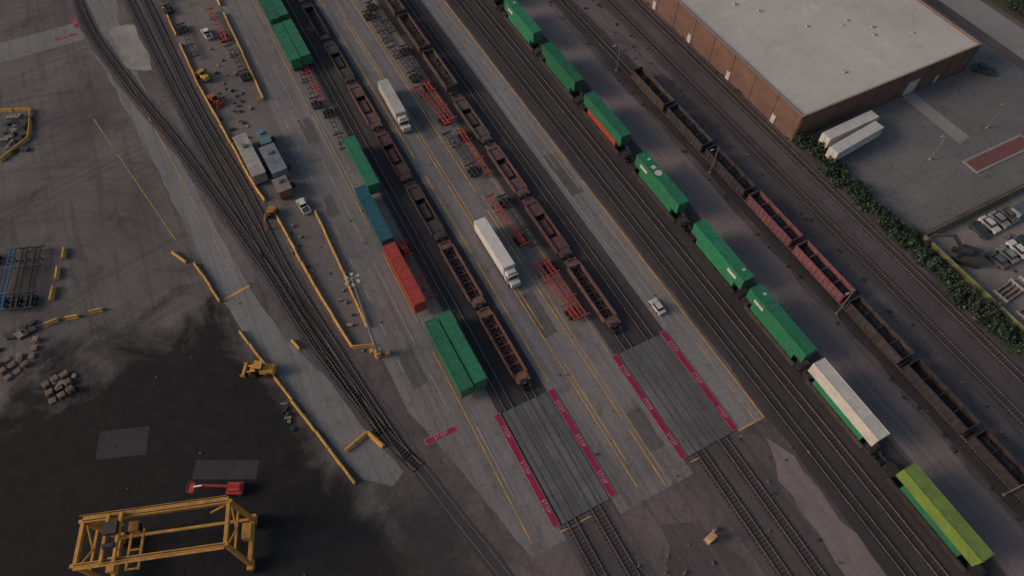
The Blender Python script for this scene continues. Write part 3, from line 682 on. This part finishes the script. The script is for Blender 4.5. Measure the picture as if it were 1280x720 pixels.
pile('scrap_pile',-54,102,2.2,1.0,12,[black,black,gy],s=(.5,2),seed=3)
pile('scrap_pile',-49.5,161,1.4,3.0,46,[black,black,black,gy],s=(.6,3),hz=.9,seed=4)
pile('debris',4,80,1.0,5,8,[wd,gy,bluech,black],s=(.3,1.2),seed=5);pile('debris',-1,148,1.5,16,34,[wd,gy,black,black],s=(.3,1.3),seed=6)
pile('debris',0,95,1.2,6,10,[wd,gy,black],s=(.3,1.0),seed=7)
pile('debris',139,20,9,6,26,[wd,gy,gy,black,black],s=(.5,2.0),hz=.8,seed=8)
pile('debris',126,5,4,12,24,[wd,gy,black],s=(.4,2),hz=.7,seed=9)
pile('debris',36,8,4,6,14,[wd,gy,black],s=(.2,.7),seed=10);pile('debris',59,8,3,12,12,[wd,gy,black],s=(.2,.6),seed=11)
pile('debris',98,60,1.5,50,36,[wd,gy,black],s=(.2,.8),seed=12)
pile('debris',29,60,40,60,90,[gy,black,black],s=(.12,.45),hz=.2,seed=31)
pile('pipe_stack',-13.4,62,.5,1.4,9,[gy,black,black],s=(.4,1.4),seed=13)
b=B();b.box(0,0,0,1.6,1.2,.15,steel);b.box(0,0,.15,1.3,.9,1.7,P('cabinet_mat',(.5,.30,.13)));b.box(0,0,1.85,1.45,1.05,.1,P('cabinet_mat',(.5,.30,.13)));b.box(1.7,.5,0,.6,.6,.8,gy);put('signal_cabinet',b,40.9,9.4,0,.2)
olive=P('olive_fence_mat',(.15,.15,.06),dirt=.4)
b=B()
for i in range(28): b.box(117.6+i*2.4,38.6,0,.12,.12,2.0,olive)
b.box(150,38.6,.15,64.8,.06,1.7,olive);b.box(117.5,10,.15,.06,57,1.7,olive)
for i in range(24): b.box(117.5,38.4-i*2.4,0,.12,.12,2.0,olive)
put('fence',b)
b=B();b.box(0,0,0,19,4.4,.16,apr);b.box(0,0,.16,18.0,3.2,.06,P('red_mulch_mat',(.19,.07,.06)));put('raised_median',b,152.5,49.0,0,0)
gw=P('gray_wall_mat',(.2,.24,.28));gr2=P('slate_roof_mat',(.07,.11,.13),dirt=.5)
for x,y in((143,34.5),(153,34)):
    b=B();b.box(0,0,0,7,2.4,2.2,gw);b.box(0,0,2.2,7.1,2.5,.1,gr2)
    for i in range(6): b.box(-3+i*1.2,-1.22,.1,.15,.05,2,steel)
    put('storage_container',b,x,y,0,random.uniform(-.1,.1))
rg=random.Random(77);cc=[car(P('grey_car_mat',(.10,.10,.10))).mesh('c'),car(dk).mesh('c'),wc,car(P('silver_car_mat',(.25,.25,.25))).mesh('c')]
for i in range(9): put('parked_car',cc[(i*3+i//4)%4],127+i*3.0,27.5,0,R(rg.uniform(-4,4)))
for i in range(4): put('parked_car',cc[(i+1)%4],130+i*3.0,34.8,0,R(180+rg.uniform(-4,4)))
for i in range(7):
    b=B()
    for j in range(4): b.box(0,j*.9-1.4,.02,5.5,.16,.5,gy);b.box(0,j*.9-1.4,.52,5.6,.3,.05,wd)
    b.box(-2.6,0,.02,.14,3.4,.9,steel);b.box(2.6,0,.02,.14,3.4,.9,steel);put('storage_rack',b,123+((i%2)*7.5),21-(i//2)*5.5,0,R(4))

# ------------------------------------------------------------------ vegetation
def leafm(name,c):
    m,nt,b=newmat(name);g=nd(nt,'ShaderNodeNewGeometry')
    n=noise(nt,g.outputs['Position'],.7,4);n2=noise(nt,g.outputs['Position'],9,2)
    cc=mixc(nt,remap(nt,n,.35,.65,0,1),tuple(x*.45 for x in c),tuple(x*1.5 for x in c));cc=mixc(nt,1.0,cc,mixc(nt,n2,(.6,)*3,(1.4,)*3),'MULTIPLY')
    nt.links.new(cc,b.inputs['Base Color']);b.inputs['Roughness'].default_value=.8;return m
leaf=leafm('foliage_mat',(.036,.060,.030));leafd=leafm('foliage_dark_mat',(.018,.030,.018))
def foliage(name,clumps,per=130,ls=.32):
    rg=random.Random(len(clumps));b=B()
    for (x,y,r,h) in clumps:
        for i in range(per):
            u=rg.uniform(-1,1);a=rg.uniform(0,6.283);rr=rg.random()**.4;q=math.sqrt(1-u*u)
            p=Vector((x+rr*r*q*math.cos(a),y+rr*r*q*math.sin(a),max(.1,h*.5+rr*h*.5*u)))
            d=Vector((rg.gauss(0,1),rg.gauss(0,1),rg.gauss(0,1))).normalized();e=d.cross(Vector((rg.gauss(0,1),rg.gauss(0,1),rg.gauss(0,1)))).normalized()
            s=ls*rg.uniform(.5,1.4);b.add([p-d*s,p-e*s*.6,p+d*s,p+e*s*.6],[(0,1,2,3)],leaf if rg.random()<.75 else leafd)
        b.cyl((x,y,0),(x,y,h*.5),.08,wood,5,.04)
    put(name,b)
rg=random.Random(5);cl=[]
y=75
while y>-25:
    xc=114.5+.6*math.sin(y*.21);wdt=2.0+.7*math.sin(y*.33+1)
    for k in range(4): cl.append((xc+rg.uniform(-wdt,wdt),y+rg.uniform(-1.0,1.0),rg.uniform(.6,1.7),rg.uniform(.7,2.9)))
    y-=1.3
foliage('hedge',cl,80,.34)
cl=[(rg.uniform(199,225),rg.uniform(40,110),rg.uniform(1.5,3),rg.uniform(2.5,5)) for i in range(60)]
foliage('shrubs',cl,160,.5)
cl=[(rg.uniform(171,184),rg.uniform(85,130),rg.uniform(.7,1.6),rg.uniform(.8,2)) for i in range(20)]
foliage('shrubs',cl,80,.35)
cl=[(rg.choice((87.9,95.6,99.8,112.0))+rg.uniform(-.5,.5),rg.uniform(-20,150),rg.uniform(.2,.6),rg.uniform(.2,.5)) for i in range(90)]
foliage('weeds',cl,22,.16)
sheet('grass_verge',[(197,-50),(260,-50),(260,200),(198.5,200)],.02,G('verge_mat',(.08,.068,.045),(.04,.045,.025)))
sheet('grass_verge',ragged([(111.9,-60),(117,-60),(117,40),(114.6,60),(113.2,73.6),(112.3,73.6)],3,.3,9),.034,G('verge2_mat',(.08,.07,.055),(.045,.047,.032)))

# ------------------------------------------------------------------ light, sky, camera
w=bpy.data.worlds.new('World');SC.world=w;w.use_nodes=True;nt=w.node_tree
bg=nt.nodes['Background'];sky=nt.nodes.new('ShaderNodeTexSky');sky.sky_type='NISHITA';sky.sun_disc=False
el,az=R(24),R(-70)
sky.sun_elevation=el;sky.sun_rotation=az;sky.air_density=1.3;sky.dust_density=2.5
nt.links.new(sky.outputs[0],bg.inputs[0]);bg.inputs[1].default_value=.09
sd=bpy.data.lights.new('sun','SUN');sd.energy=1.9;sd.angle=R(22);sd.color=(1,.80,.66)
so=bpy.data.objects.new('sun',sd);SC.collection.objects.link(so)
d=Vector((math.sin(az)*math.cos(el),math.cos(az)*math.cos(el),math.sin(el)))
so.rotation_euler=d.to_track_quat('Z','Y').to_euler();so.location=(0,0,200)
cd=bpy.data.cameras.new('camera');cam=bpy.data.objects.new('camera',cd);SC.collection.objects.link(cam)
cd.lens=853/1280*36;cd.sensor_width=36;cd.clip_end=8000;cd.clip_start=.5
cam.location=(0,0,115);cam.rotation_euler=(R(33.5),0,R(-27.3));SC.camera=cam
SC.view_settings.view_transform='Standard';SC.view_settings.look='None';SC.view_settings.exposure=0
print('faces',sum(len(o.data.polygons) for o in SC.objects if o.type=='MESH'))
